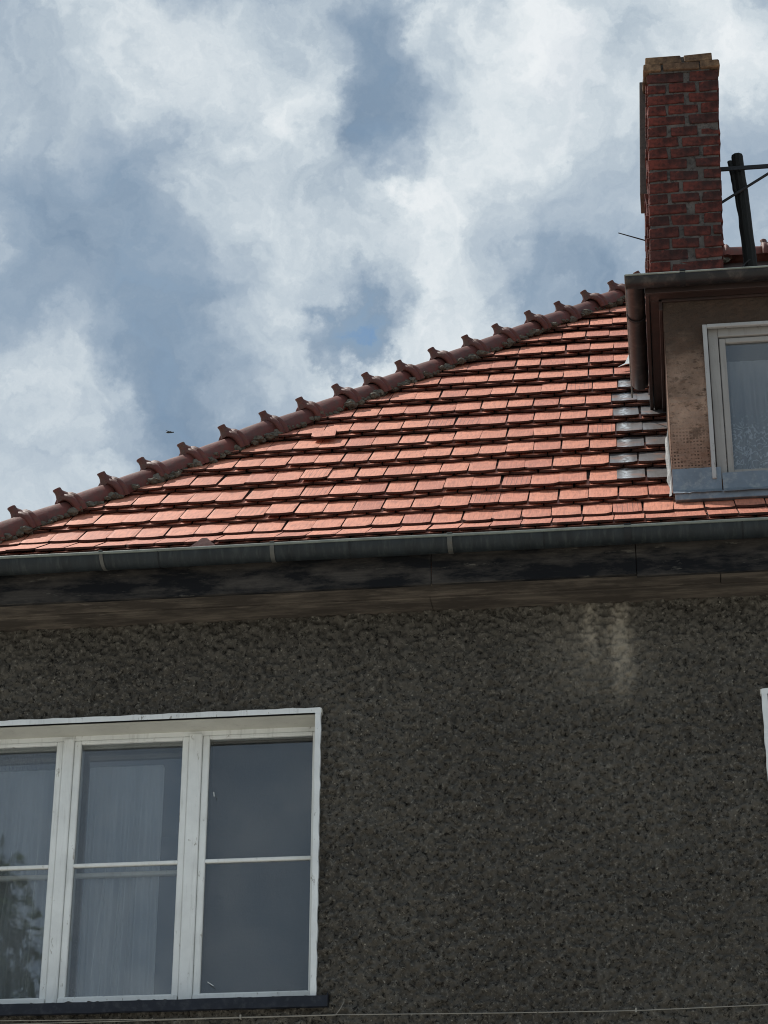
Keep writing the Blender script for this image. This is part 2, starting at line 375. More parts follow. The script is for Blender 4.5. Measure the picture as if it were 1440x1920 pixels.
def glass_mat(name, tint=(.95, .965, .97), boost=1.0):
    M = bpy.data.materials.new(name); M.use_nodes = True; nt = M.node_tree; nt.nodes.clear()
    wob = bump(nt, noise(nt, coord(nt), 1.6, 2, .5), .02, .05)
    fr = node(nt, 'ShaderNodeFresnel', {'IOR': 1.52, 'Normal': wob}).outputs[0]
    fr = mth(nt, 'MULTIPLY', fr, 1.9*boost, clamp=True)
    gl = node(nt, 'ShaderNodeBsdfGlossy', {'Roughness': .015, 'Normal': wob}).outputs[0]
    tr = node(nt, 'ShaderNodeBsdfTransparent', {'Color': (*tint, 1)}).outputs[0]
    mx = node(nt, 'ShaderNodeMixShader', {0: fr, 1: tr, 2: gl})
    # film of dust
    du = node(nt, 'ShaderNodeBsdfDiffuse', {'Color': (.55, .56, .55, 1)}).outputs[0]
    dn = ramp(nt, noise(nt, coord(nt), 3.0, 5, .6), [(.3, .015), (.75, .05)])
    mx2 = node(nt, 'ShaderNodeMixShader', {0: dn, 1: mx.outputs[0], 2: du})
    nt.links.new(mx2.outputs[0], node(nt, 'ShaderNodeOutputMaterial').inputs[0])
    return M
M_glass = glass_mat('window_glass')

def curtain_mat(name, c, lace=False, dens=.8):
    M = bpy.data.materials.new(name); M.use_nodes = True; nt = M.node_tree; nt.nodes.clear(); co = coord(nt); s = sep(nt, co)
    df = node(nt, 'ShaderNodeBsdfDiffuse', {'Color': (*c, 1)}).outputs[0]
    tl = node(nt, 'ShaderNodeBsdfTranslucent', {'Color': (*c, 1)}).outputs[0]
    a = node(nt, 'ShaderNodeMixShader', {0: .35, 1: df, 2: tl}).outputs[0]
    tr = node(nt, 'ShaderNodeBsdfTransparent').outputs[0]
    d = mth(nt, 'MULTIPLY_ADD', noise(nt, vmul(nt, co, (5, 5, .5)), 1.0, 3, .5), .22, dens-.11)
    if lace:
        wv = node(nt, 'ShaderNodeTexNoise', {'Vector': co, 'Scale': 7.0, 'Detail': 3.0, 'Roughness': .6}).outputs[0]
        rings = mth(nt, 'SINE', mth(nt, 'MULTIPLY', wv, 62.0))
        pat = ramp(nt, rings, [(.55, 0.0), (.9, 1.0)])
        z0 = node(nt, 'ShaderNodeMapRange', {'Value': mth(nt, 'MULTIPLY_ADD', noise(nt, co, 6, 2, .5), .3, s[2]), 'From Min': 8.78, 'From Max': 8.60, 'To Min': 0.0, 'To Max': 1.0}).outputs[0]
        d = mth(nt, 'ADD', mth(nt, 'MULTIPLY', d, .62), mth(nt, 'MULTIPLY', mth(nt, 'MULTIPLY', pat, z0), .5), clamp=True)
    mx = node(nt, 'ShaderNodeMixShader', {0: d, 1: tr, 2: a})
    nt.links.new(mx.outputs[0], node(nt, 'ShaderNodeOutputMaterial').inputs[0])
    return M
M_sheer = curtain_mat('sheer_fabric', (.88, .89, .90), dens=.92)
M_lace = curtain_mat('lace_fabric', (.80, .84, .90), lace=True, dens=.8)
M_blind = simple('blind_fabric', (.085, .09, .095), .9, var=.05)

# ------------------------------------------------------------------ ground
def ground_mat():
    M, nt, p = newmat('ground_paving'); co = coord(nt)
    col = mixc(nt, ramp(nt, noise(nt, co, .25, 6, .6), [(.4, 0.0), (.6, 1.0)]), (.34, .33, .30), (.42, .405, .37))
    col = mixc(nt, ramp(nt, noise(nt, co, .05, 4, .6), [(.58, 0.0), (.62, 1.0)]), col, (.06, .085, .03))
    setp(nt, p, color=col, rough=.9, normal=bump(nt, noise(nt, co, 20, 5, .6), .4, .01))
    return M
g = MB().sheet([[(-1500, -1500, 0), (1500, -1500, 0)], [(-1500, 1500, 0), (1500, 1500, 0)]]).build('ground', ground_mat())
g['kind'] = 'structure'

# ================================================================== THE HOUSE
YW = 12.776; XL = -4.50; XR = 6.6; YB = 22.1
Y0, Z0 = 12.571, 7.761               # foot of the 45 degree roof slope (tile surface)
HX, HY, HS = -4.113, 12.73, .968     # hip line in plan
house = thing('house', 'two-storey house with dark grey roughcast front and red tiled hipped roof', 'house', (1.0, 17.4, 0))
W_TOP, W_BOT = 6.604, 4.885
WINS = [(-4.41, -2.048), (.656, 3.02)]

# ---- front wall: roughcast relief near the camera, plain below
def lattice(nx, nz, cell):
    gx, gz = int(nx/cell)+3, int(nz/cell)+3
    a = rng.random((gx, gz)); x = np.arange(nx)/cell; z = np.arange(nz)/cell
    ix, iz = x.astype(int), z.astype(int); fx = (x-ix)[:, None]; fz = (z-iz)[None, :]
    fx = fx*fx*(3-2*fx); fz = fz*fz*(3-2*fz)
    A = a[np.ix_(ix, iz)]; B = a[np.ix_(ix+1, iz)]; C_ = a[np.ix_(ix, iz+1)]; D_ = a[np.ix_(ix+1, iz+1)]
    return (A*(1-fx)+B*fx)*(1-fz) + (C_*(1-fx)+D_*fx)*fz
def wall_mesh():
    st = .0082; x0, x1, z0, z1 = XL, 1.9, 4.25, 7.30
    nx, nz = int((x1-x0)/st)+1, int((z1-z0)/st)+1
    X = np.linspace(x0, x1, nx); Z = np.linspace(z0, z1, nz)
    h = .62*lattice(nx, nz, 3.4)+.40*lattice(nx, nz, 2.1)+.12*lattice(nx, nz, 9)
    h = (h-h.mean()); h = np.clip(h*1.9, -.5, .60)*.041 + rng.normal(0, .0012, h.shape)
    h += (lattice(nx, nz, 90)-.5)*.012
    XX, ZZ = np.meshgrid(X, Z, indexing='ij')
    XX = XX + (lattice(nx, nz, 2.0)-.5)*.008; ZZ = ZZ + (lattice(nx, nz, 2.0)-.5)*.008
    V = np.stack([XX, YW-h, ZZ], -1).reshape(-1, 3)
    idx = np.arange(nx*nz).reshape(nx, nz)
    Fq = np.stack([idx[:-1, :-1], idx[1:, :-1], idx[1:, 1:], idx[:-1, 1:]], -1)
    cx = (X[:-1]+X[1:])/2; cz = (Z[:-1]+Z[1:])/2
    keep = np.ones((nx-1, nz-1), bool)
    for a, b in WINS:
        keep &= ~(((cx > a-.012) & (cx < b+.012))[:, None] & ((cz > W_BOT-.0) & (cz < W_TOP+.012))[None, :])
    Fq = Fq[keep].reshape(-1, 4)
    me = bpy.data.meshes.new('front_wall')
    me.vertices.add(len(V)); me.vertices.foreach_set('co', V.ravel())
    me.loops.add(Fq.size); me.loops.foreach_set('vertex_index', Fq.ravel().astype(np.int32))
    me.polygons.add(len(Fq)); me.polygons.foreach_set('loop_start', np.arange(0, Fq.size, 4, dtype=np.int32))
    me.update(calc_edges=True); me.validate()
    me.polygons.foreach_set('use_smooth', np.ones(len(Fq), bool))
    return me
link('front_wall', wall_mesh(), M_render, house)
mb = MB()
mb.box(XL, 1.9, YW, YW+.3, 0, 4.25)
mb.box(1.9, XR, YW, YW+.3, 0, W_BOT); mb.box(3.02, XR, YW, YW+.3, W_BOT, W_TOP); mb.box(1.9, XR, YW, YW+.3, W_TOP, 7.3)
mb.box(XL, XL+.3, YW+.3, YB, 0, 7.3); mb.box(XR-.3, XR, YW+.3, YB, 0, 7.3); mb.box(XL+.3, XR-.3, YB-.3, YB, 0, 7.3)
# wall core behind the relief, round the window openings
mb.box(XL+.3, WINS[0][1]+.4, YW+.06, YW+.3, 4.25, W_BOT-.03); mb.box(XL+.3, 1.9, YW+.06, YW+.3, W_TOP+.03, 7.3)
mb.box(WINS[0][1]+.03, WINS[1][0]-.03, YW+.06, YW+.3, 4.25, W_TOP+.03)
mb.build('side_walls', M_render, house)
MB().box(XL+.3, XR-.3, YW+.3, YB-.3, 7.2, 7.28).box(XL+.3, XR-.3, YW+.3, YB-.3, 4.0, 4.1).box(XL+.3, XR-.3, YW+4, YW+4.1, 4.1, 7.2).box(-.3, -.2, YW+.31, YW+4, 4.1, 7.2).build('room', M_dark_room, house)

# ---- roof planes
def hipY(x): return HY + HS*(x-HX)
up = Vector((0, 1, 1)).normalized(); nr = Vector((0, -1, 1)).normalized(); ax = Vector((1, 0, 0))
RX = .765; RY = hipY(RX); RZ = Z0+(RY-Y0)          # where hip meets ridge
XC = HX + (12.27-HY)/HS                            # eave corner
XR2 = XR+.5; RX2 = XR2-(RX-XC)
dd = .075
roof = MB()
A = Vector((XC, 12.27, 7.57-.045)); Kl = Vector((HX+(Y0-HY)/HS, Y0, Z0-dd)); T1 = Vector((RX, RY, RZ-dd)); T2 = Vector((RX2, RY, RZ-dd)); Kr = Vector((XR2-(Kl.x-XC), Y0, Z0-dd)); B = Vector((XR2, 12.27, 7.57-.045))
yb = 2*RY-12.27; A2 = Vector((XC, yb, A.z)); B2 = Vector((XR2, yb, A.z)); Kl2 = Vector((Kl.x, 2*RY-Y0, Kl.z)); Kr2 = Vector((Kr.x, 2*RY-Y0, Kr.z))
roof.v = [A, Kl, T1, T2, Kr, B, A2, B2, Kl2, Kr2]
roof.f = [[0, 5, 4, 1], [1, 4, 3, 2], [6, 8, 9, 7], [8, 2, 3, 9], [0, 1, 8, 6], [1, 2, 8], [5, 7, 9, 4], [4, 9, 3]]
roof = roof.build('roof', M_under, house)

def tile_bm(wd=.183, ln=.415, th=.014, sag=.020, n=6, chip=None):
    """x across, y up the slope, z normal; top face passes z=0 at the bottom edge."""
    bm = bmesh.new(); out = []
    for i in range(n+1):
        u = -1+2*i/n; y = sag*(abs(u)**2.2)
        if chip == 'l' and i == 0: y += .03
        if chip == 'r' and i == n: y += .025
        out.append((u*wd/2, y))
    out += [(wd/2, ln), (-wd/2, ln)]
    bow = .0035
    topv = [bm.verts.new((x, y, -bow*abs(x/wd*2)**2)) for x, y in out]; botv = [bm.verts.new((x, y, -th-bow*abs(x/wd*2)**2)) for x, y in out]
    bm.faces.new(topv); bm.faces.new(botv[::-1])
    for i in range(len(out)):
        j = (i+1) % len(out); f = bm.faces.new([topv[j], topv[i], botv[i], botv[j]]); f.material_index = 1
    return bm
def tile_me(name, **k):
    bm = tile_bm(**k); me = bpy.data.meshes.new(name); bm.to_mesh(me); bm.free(); return me
TV = [tile_me('roof_tile', wd=.1785+dw, sag=sg+.014, th=t_, chip=ch) for dw, sg, t_, ch in
      ((0, .020, .014, None), (.001, .017, .015, None), (-.002, .022, .014, None), (.001, .019, .013, 'r'), (-.001, .024, .015, None), (0, .018, .014, 'l'), (.002, .021, .014, None), (0, .015, .016, None))]
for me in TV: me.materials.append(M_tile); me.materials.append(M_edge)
TG = [m_.copy() for m_ in TV[:4]]
for me in TG: me.materials[0] = M_tile_grey

rows = [Y0, 12.789]
for i in range(18): rows.append(rows[-1] + .246+.0025*i)
rows = [y for y in rows if y < RY-.12]
YD = 12.762; XD = .18                                # dormer front and left cheek
P = .1868
tiltv = math.radians(7.3)
hipn = Vector((-HS, 1, 0)).normalized()              # outward side of the hip plane (towards the end slope)
hip_pt = Vector((HX, HY, 0))
cand = []; stuff = bmesh.new(); lay = stuff.verts.layers.float.new('rnd')
def frame_mat(P0, tl, yaw=0, base_up=up, base_n=nr, xdir=ax):
    u = (base_up*math.cos(tl) - base_n*math.sin(tl)); n = (base_n*math.cos(tl)+base_up*math.sin(tl))
    M3 = Matrix((xdir, u, n)).transposed() @ Matrix.Rotation(yaw, 3, 'Z')
    M4 = M3.to_4x4(); M4.translation = P0; return M4
def add_stuff(bm, M):
    r = random.random(); mp = {}
    for v in bm.verts:
        q = stuff.verts.new(M @ v.co); q[lay] = r; mp[v] = q
    for f_ in bm.faces: q = stuff.faces.new([mp[v] for v in f_.verts]); q.material_index = f_.material_index
def clip_end(M, who):
    bm = bmesh.new(); bm.from_mesh(who)
    bmesh.ops.bisect_plane(bm, geom=bm.verts[:]+bm.edges[:]+bm.faces[:], plane_co=M.inverted() @ (hip_pt+hipn*.03), plane_no=M.inverted().to_3x3() @ -hipn, clear_outer=True)
    return bm
def clipped(M, who):
    """copy of a tile cut along the hip; None if nothing is left. returns (bm, was_cut)"""
    bm = bmesh.new(); bm.from_mesh(who)
    inv = M.inverted(); pc = inv @ hip_pt; nc = (inv.to_3x3() @ hipn)
    ds = [(M @ v.co - hip_pt).dot(hipn) for v in bm.verts]
    if min(ds) > -.005: bm.free(); return None, True
    if max(ds) < 0: bm.free(); return None, False
    bmesh.ops.bisect_plane(bm, geom=bm.verts[:]+bm.edges[:]+bm.faces[:], plane_co=pc, plane_no=nc, clear_outer=True)
    bmesh.ops.holes_fill(bm, edges=[e for e in bm.edges if e.is_boundary])
    return bm, True
for k, y in enumerate([12.27]+rows):
    kick = (k == 0)
    z = 7.57 if kick else Z0+(y-Y0)
    if kick: bu = Vector((0, .3, .19)).normalized(); bn = Vector((0, -.19, .3)).normalized(); tl = math.radians(2)
    else: bu, bn, tl = up, nr, tiltv
    ph = random.uniform(-.03, .03)+.09+(.03 if k in (3, 9) else 0)
    for layer in (0, 1):                              # 0 = upper layer, 1 = lower layer, half a tile across and a little further down
        i0 = int((HX-.6)/P)
        for i in range(i0, int(4.6/P)):
            x = ph+i*P+(P/2 if layer else 0)+random.gauss(0, .0025)
            if y > YD-.02 and x > XD+.12 and x < 2.2: continue
            if not kick and x < HX-1: continue
            drop = random.gauss(0, .0048) + (random.uniform(.005, .018) if random.random() < .06 else 0)
            if layer: drop += .016
            lift = -(.0215 if layer else 0) + abs(random.gauss(0, .0022)) + (.006 if random.random() < .05 else 0)
            P0 = Vector((x, y, z)) - bu*drop + bn*lift
            M = frame_mat(P0, tl+random.gauss(0, .004), random.gauss(0, .010), bu, bn)
            who = random.choice(TV)
            grey = (XD-.33 < x < XD+.02) and 12.9 < y < 14.6
            if layer or kick or x > 1.5:
                b, cut = clipped(M, who)
                if b is None and cut: continue
                if b is None: b = bmesh.new(); b.from_mesh(who)
                add_stuff(b, M); b.free()
                continue
            b, cut = clipped(M, who)
            if b is None and cut: continue
            me = who
            if cut:
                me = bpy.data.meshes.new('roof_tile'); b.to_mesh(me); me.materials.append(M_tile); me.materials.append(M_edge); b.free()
            if grey: me = TG[TV.index(who) % 4] if who in TV and not cut else me
            cand.append((M, me, grey, cut))
cand = cand[:]
n_part = 0
for M, me, grey, cut in cand:
    if n_part < 262:
        o = link('roof_tile', me, None, roof, M); n_part += 1
        if grey: o['label'] = 'greyed roof tile beside the dormer'
    else:
        b = bmesh.new(); b.from_mesh(me); add_stuff(b, M); b.free()
print('tiles', len(cand))
# end slope beyond the hip
up2 = Vector((1, 0, 1)).normalized(); n2 = Vector((-1, 0, 1)).normalized()
for k, y in enumerate(rows):
    xx = HX+(y-HY)/HS; z = Z0+(y-Y0)
    yy = y-.2
    while yy < 2*RY-y-.1:
        M = frame_mat(Vector((xx, yy, z)), tiltv, 0, up2, n2, Vector((0, -1, 0)))
        b = clip_end(M, TV[0]); add_stuff(b, M); b.free(); yy += P
sm = bpy.data.meshes.new('roof_tiles'); stuff.to_mesh(sm); stuff.free()
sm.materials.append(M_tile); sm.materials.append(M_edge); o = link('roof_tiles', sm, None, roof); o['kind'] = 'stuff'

# ---- ridge tiles along the hip
def ridge_me(seed):
    rd = random.Random(seed); bm = bmesh.new()
    def ring(x, r, a0=-105, a1=105, n=14, sq=1.0):
        return [bm.verts.new((x, r*math.sin(math.radians(a0+(a1-a0)*i/n)), r*sq*math.cos(math.radians(a0+(a1-a0)*i/n)))) for i in range(n+1)]
    prof = [(-.050, .104), (-.050, .120), (-.032, .131), (-.012, .124), (-.005, .112), (.006, .126), (.022, .129), (.036, .120), (.048, .102), (.20, .098), (.42, .086), (.42, .074), (-.050, .092)]
    rs = [ring(x, r+rd.gauss(0, .0008)) for x, r in prof]
    for a, b in zip(rs, rs[1:]+rs[:1]):
        for i in range(len(a)-1): bm.faces.new([a[i], a[i+1], b[i+1], b[i]])
    # flared stub on top of the collar
    sec = [(.018, .066, .062, .085), (.010, .050, .046, .116), (.002, .036, .034, .138), (-.006, .028, .027, .156), (-.010, .030, .028, .176), (-.011, .027, .025, .182)]
    prev = None; nn = 8
    for (cx, rx, ry, z) in sec:
        cur = [bm.verts.new((cx-.02+rx*math.cos(2*math.pi*i/nn), ry*math.sin(2*math.pi*i/nn), z+cx*.3)) for i in range(nn)]
        if prev:
            for i in range(nn): bm.faces.new([prev[i], prev[(i+1) % nn], cur[(i+1) % nn], cur[i]])
        prev = cur
    bm.faces.new(prev)
    bmesh.ops.recalc_face_normals(bm, faces=bm.faces)
    me = bpy.data.meshes.new('ridge_tile'); bm.to_mesh(me); bm.free()
    me.polygons.foreach_set('use_smooth', [True]*len(me.polygons)); me.materials.append(M_ridge); return me
RM = [ridge_me(i) for i in range(4)]
hd = Vector((1, HS, HS)).normalized()
hn = (Vector((0, -1, 1)).normalized()+Vector((-1, 0, 1)).normalized()); hn = (hn - hd*hn.dot(hd)).normalized()
hs = hd.cross(hn) * -1
hx = [-4.60, -4.38, -4.17, -3.991, -3.762, -3.54, -3.314, -3.10, -2.863, -2.63, -2.397, -2.16, -1.97, -1.748, -1.502, -1.277, -1.044, -.803, -.573, -.347, -.127, .095, .32, .55]
RIDGE_OFF = -.038
def hp(x): return Vector((x, hipY(x), Z0+hipY(x)-Y0))
lumps = []
for i, x in enumerate(hx):
    if x < -4.5: continue
    c = hp(x)+hn*(RIDGE_OFF+random.gauss(0, .005))+hs*random.gauss(0, .004)
    M3 = Matrix((hd, hs, hn)).transposed() @ Matrix.Rotation(random.gauss(0, .022), 3, 'Z') @ Matrix.Rotation(random.gauss(0, .014), 3, 'Y') @ Matrix.Rotation(random.gauss(0, .07), 3, 'X')
    M4 = M3.to_4x4(); M4.translation = c
    link('ridge_tile', RM[i % 4], None, roof, M4)
    lumps.append(c)
# along the main ridge
x = RX+.05; k = 0
while x < 3.6:
    c = Vector((x, RY, RZ-.03+random.gauss(0, .004)))
    M3 = Matrix((Vector((1, 0, 0)), Vector((0, 1, 0)), Vector((0, 0, 1)))).transposed()
    M4 = M3.to_4x4(); M4.translation = c; link('ridge_tile', RM[k % 4], None, roof, M4); x += .38; k += 1
def lump(c, r, mat, name, parent, sq=(1, 1, 1)):
    bm = bmesh.new(); bmesh.ops.create_icosphere(bm, subdivisions=2, radius=1)
    rd = Vector((random.random()*9, random.random()*9, 0))
    from mathutils import noise as nz
    for v in bm.verts:
        d = 1+.55*nz.noise(v.co*1.7+rd)
        v.co = Vector((v.co.x*sq[0], v.co.y*sq[1], v.co.z*sq[2]))*d*r
    return bm
mort = MB()
for j, c in enumerate(lumps):
    side = -hs if (-hs).y < 0 else hs
    if random.random() < .8:
        p = c - hd*.06 + side*(.085) - hn*.015
        MB().bm(lump(p, random.uniform(.024, .042), None, '', None, (1.2, 1, .9)), Matrix.Translation(p)).build('mortar_plug', M_mortar, roof)

bed = bmesh.new(); bmb = MB()
for q in range(170):
    x = -4.35 + q*(RX+4.35)/170
    side = -hs if (-hs).y < 0 else hs
    p = hp(x)+hn*(-.055+random.gauss(0, .008))+side*(.085+random.gauss(0, .012))
    bmb.bm(lump(p, random.uniform(.016, .034), None, '', None, (1.5, 1, .8)), Matrix.Translation(p))
bb = bmb.build('mortar_bedding', M_bedding, roof); bb['kind'] = 'stuff'

# loose broken tile lying on the slope, shard in the gutter
def on_roof(x, y, off=0): return Vector((x, y, Z0+(y-Y0)))+nr*off
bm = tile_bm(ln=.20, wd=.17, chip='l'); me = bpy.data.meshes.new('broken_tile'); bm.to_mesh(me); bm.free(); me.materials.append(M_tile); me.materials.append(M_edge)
o = link('broken_tile', me, None, None, frame_mat(on_roof(-2.22, 13.93, .022), .07, .06))
tag(o, 'short broken red tile lying loose on the roof slope under the hip tiles', 'roof tile')
bm = bmesh.new()
vs = [bm.verts.new(p) for p in ((-.105, 0, 0), (.105, 0, 0), (.02, 0, .098), (-.01, 0, .10))]
f_ = bm.faces.new(vs); e = bmesh.ops.extrude_face_region(bm, geom=[f_]); bmesh.ops.translate(bm, verts=[v for v in e['geom'] if isinstance(v, bmesh.types.BMVert)], vec=(0, .015, .0))
bmesh.ops.recalc_face_normals(bm, faces=bm.faces)
me = bpy.data.meshes.new('tile_shard'); bm.to_mesh(me); bm.free(); me.materials.append(M_ridge)
o = link('tile_shard', me, None, None, Matrix.Translation((-2.68, 12.235, 7.495)) @ Matrix.Rotation(math.radians(-20), 4, 'X')); tag(o, 'dark red triangular tile shard standing up in the eaves gutter', 'tile shard')

# ---- eaves: boards and gutter
YR = 12.196; ZR = 7.487
def plank(x0, x1, y0, y1, z0, z1, mat, label=None):
    b = MB().box(x0, x1, y0, y1, z0, z1, bev=.003, jit=.0015).build('eaves_board', mat, house)
    if label: b['label'] = label
    return b
FY = YR+.155
for a, b, dz, dy in ((-4.55, -1.30, 0, 0), (-1.297, -.075, .004, .003), (-.072, 1.9, -.008, .004), (1.903, 7, 0, 0)):
    plank(a, b, FY+dy, FY+.03+dy, ZR-.245+dz, 7.50, M_fboard, 'mould-blackened fascia board' if a == -4.55 else None)
SZ = ZR-.228
s0 = FY+.034
for a, b in ((-4.55, .42), (.423, 7)): plank(a, b, s0, s0+.186, SZ, SZ+.02, M_board)
for a, b in ((-4.55, -1.33), (-1.327, .80), (.803, 7)): plank(a, b, s0+.196, YW+.02, SZ-.006, SZ+.016, M_board)

def gutter(name, x0, x1, yc, zc, r, mat, parent, n=14, seg=12, along='x', sag=.0):
    """half round trough open at the top, with thickness"""
    mb = MB(); g_o = []; g_i = []
    for i in range(seg+1):
        t = x0+(x1-x0)*i/seg; wv = math.sin(i*1.7)*sag
        ro = []; ri = []
        for j in range(n+1):
            a = math.pi*j/n
            for L_, rr in ((ro, r), (ri, r-.004)):
                c_, z_ = -rr*math.cos(a), -rr*math.sin(a)
                L_.append((t, yc+c_, zc+z_+wv) if along == 'x' else (yc+c_, t, zc+z_+wv))
        g_o.append(ro); g_i.append(ri)
    mb.sheet(g_o); mb.sheet([r_[::-1] for r_ in g_i])
    for i in (0, seg): mb.sheet([g_o[i], g_i[i]])
    for j in (0, n): mb.sheet([[q[j] for q in g_o], [q[j] for q in g_i]])
    for q in (g_o[0], g_o[-1]): k = len(mb.v); mb.v += [Vector(p) for p in q]; mb.f.append(list(range(k, len(mb.v))))
    return mb.build(name, mat, parent, smooth=True)
GR = .076; GC = YR+GR
gut = gutter('rain_gutter', -4.66, 7.1, GC, ZR, GR, M_zinc, house, n=18, seg=40, sag=.0015)
MB().tube([(-4.66+i*.4, YR-.002, ZR+math.sin(i*1.1)*.0015) for i in range(30)], .0095, 8).build('gutter_bead', M_zincrim, gut, smooth=True)
def strap(x, wd, mat, parent, r=GR, yc=GC, zc=ZR, tilt=0, label=None, ext=1.4):
    pts = []
    for j in range(13):
        a = -.12+math.pi*.80*j/12
        pts.append([(x-wd/2+tilt*j/12, yc-(r+.003)*math.cos(a), zc-(r+.003)*math.sin(a)), (x+wd/2+tilt*j/12, yc-(r+.003)*math.cos(a), zc-(r+.003)*math.sin(a))])
    mb = slab(pts, (0, -1, 0), -.004)
    mb.box(x-wd/2, x+wd/2, YR-.014 if yc == GC else yc-r-.014, (YR if yc == GC else yc-r)+.02, zc+.004, zc+.014)
    o = mb.build('gutter_bracket', mat, parent)
    if label: o['label'] = label
    return o
strap(-3.299, .022, M_galv, gut, tilt=.02); strap(-2.244, .026, M_galv, gut); strap(-1.17, .030, M_galv, gut); strap(-.113, .040, M_iron, gut, label='wide black gutter bracket'); strap(.98, .03, M_galv, gut)
for x in (-4.1, -2.944, -1.774, -.609, .559, 1.73):
    pts = []
    for j in range(13):
        a = math.pi*j/12
        pts.append([(x-.004, GC-(GR+.0022)*math.cos(a), ZR-(GR+.0022)*math.sin(a)), (x+.004, GC-(GR+.0022)*math.cos(a), ZR-(GR+.0022)*math.sin(a))])
    slab(pts, (0, -1, 0), -.003).build('gutter_joint', M_iron, gut)

# ---- windows
def window(x0, x1, full=True):
    """casement box window, outer frame recessed .2 m behind the wall face"""
    dp = .195; yf = YW+dp; xl, xr, zb, zt = x0, x1, W_BOT+.0, W_TOP
    fr = MB()
    # head, jambs and bottom of the frame
    hd_ = .030
    fr.box(xl, xr, yf, yf+.07, zt-hd_, zt+.03, bev=.003); fr.box(xl-.01, xl+.02, yf, yf+.07, zb, zt-hd_, bev=.003); fr.box(xr-.004, xr+.03, yf, yf+.07, zb, zt-hd_, bev=.003)
    fr.box(xl, xr, yf+.012, yf+.09, zb-.02, zb+.040, bev=.003)
    w_ = fr.build('window', M_white, house)
    # posts between the sashes, standing proud of them
    posts = [x0+.782, x0+1.585]; hw = [.034, .041]
    for px, h_ in zip(posts, hw): MB().box(px-h_, px+h_, yf-.018, yf+.09, zb+.0, zt-.018, bev=.005).build('window_post', M_white, w_)
    edges = [xl+.02, posts[0], posts[1], xr-.006]; hw2 = [0]+hw+[0]
    for k in range(3):
        a = edges[k]+hw2[k]+.0015; b = edges[k+1]-hw2[k+1]-.0015
        st = .042; z0_, z1_ = zb+.048, zt-hd_-.002; y = yf-.004
        mid = 5.770
        s = MB()
        s.box(a, a+st, y, y+.045, z0_, z1_, bev=.005); s.box(b-st, b, y, y+.045, z0_, z1_, bev=.005)
        s.box(a+st, b-st, y, y+.045, z1_-.022, z1_, bev=.004); s.box(a+st, b-st, y, y+.045, z0_, z0_+.034, bev=.004)
        s_ = s.build('sash', M_white, w_)
        # (sub-parts of the window: bars, panes, drip rail)
        MB().box(a+st, b-st, y+.002, y+.04, mid-.010, mid+.012, bev=.004).build('glazing_bar', M_white, w_)
        MB().box(a+.004, b-.004, y-.022, y-.001, z0_-.012, z0_+.024, bev=.004).build('drip_rail', M_white, w_)
        for za, zz in ((z0_+.034, mid-.010), (mid+.012, z1_-.022)):
            MB().box(a+st-.004, b-st+.004, y+.020, y+.0235, za-.003, zz+.003).build('pane', M_glass, w_)
        # stay hook on the glass
        if full:
            # inner sash of the box window
            yi = yf+.100; ii = MB()
            sz = .04
            if k < 2:
                ii.box(a-.02, a+.028, yi, yi+.04, z0_, z1_+.02, bev=.004); ii.box(b-.015, b+.02, yi, yi+.04, z0_, z1_+.02, bev=.004)
                ii.box(a+.02, b-.02, yi, yi+.04, z1_-.015, z1_+.03, bev=.004); ii.box(a+.02, b-.02, yi, yi+.04, z0_-.02, z0_+.02, bev=.004)
                ii.box(a+.02, b-.02, yi-.012, yi+.03, mid-.045, mid-.020, bev=.004)
                ii.build('inner_sash', M_white, w_)
                MB().box(a+.02, b-.02, yi+.017, yi+.02, z0_+.02, z1_-.015).build('inner_pane', M_glass, w_)
    if full:
        MB().box(xl-.01, xr+.01, yf+.09, yf+.115, zt-.03, zt+.03).box(xl-.01, xr+.01, yf+.09, yf+.115, zb-.02, zb+.005).box(xr-.01, xr+.03, yf+.07, yf+.115, zb, zt).build('casing_board', M_white, w_)
    # painted plaster reveal and the thin painted edge on the wall
    rv = MB(); rv.box(xl-.04, xr+.04, YW-.036, yf+.0, zt, zt+.03); rv.box(xl-.03, xl, YW-.036, yf+.08, zb-.02, zt); rv.box(xr, xr+.03, YW-.036, yf+.08, zb-.02, zt)
    rv.build('reveal', M_soffit, w_)
    def edge(p, q, dx, dz):
        n = 70; gr = []
        for i in range(n+1):
            t = i/n; c = [p[j]+(q[j]-p[j])*t for j in (0, 1)]
            j1 = .0016*math.sin(i*.9)+random.gauss(0, .0007)
            a_ = (c[0], c[1]); b_ = (c[0]+dx*(1+j1*30), c[1]+dz*(1+j1*30))
            yy = YW-.038+random.gauss(0, .0008)
            gr.append([(a_[0], yy+.03, a_[1]), (a_[0], yy, a_[1]), (b_[0], yy, b_[1]), (b_[0], yy+.034, b_[1])])
        return gr
    ed = MB(); tw = .034
    ed.sheet(edge((xl-.03, zt-.0), (xr+.03, zt-.0), 0, tw)); ed.sheet(edge((xr-.0, zb-.03), (xr-.0, zt+tw-.004), tw, 0)); ed.sheet(edge((xl+.0, zb-.03), (xl+.0, zt+tw-.004), -tw, 0))
    ed.build('painted_edge', M_trim, w_)
    # sheet metal sill: sloping top, front lip, turned-up ends
    sl = MB(); sx0, sx1 = xl-.09, xr+.105; n = 24; top = []
    for i in range(n+1):
        x = sx0+(sx1-sx0)*i/n; j = random.gauss(0, .0008)
        top.append([(x, yf+.01, zb+.012), (x, YW-.05, zb-.012+j), (x, YW-.062, zb-.016+j), (x, YW-.063, zb-.078+j), (x, YW-.052, zb-.082+j)])
    sl = slab(top, (0, -1, .5), .003); sl.box(sx1-.004, sx1, YW-.062, YW+.0, zb-.078, zb+.0); sl.box(sx0, sx0+.004, YW-.062, YW+.0, zb-.078, zb+.0)
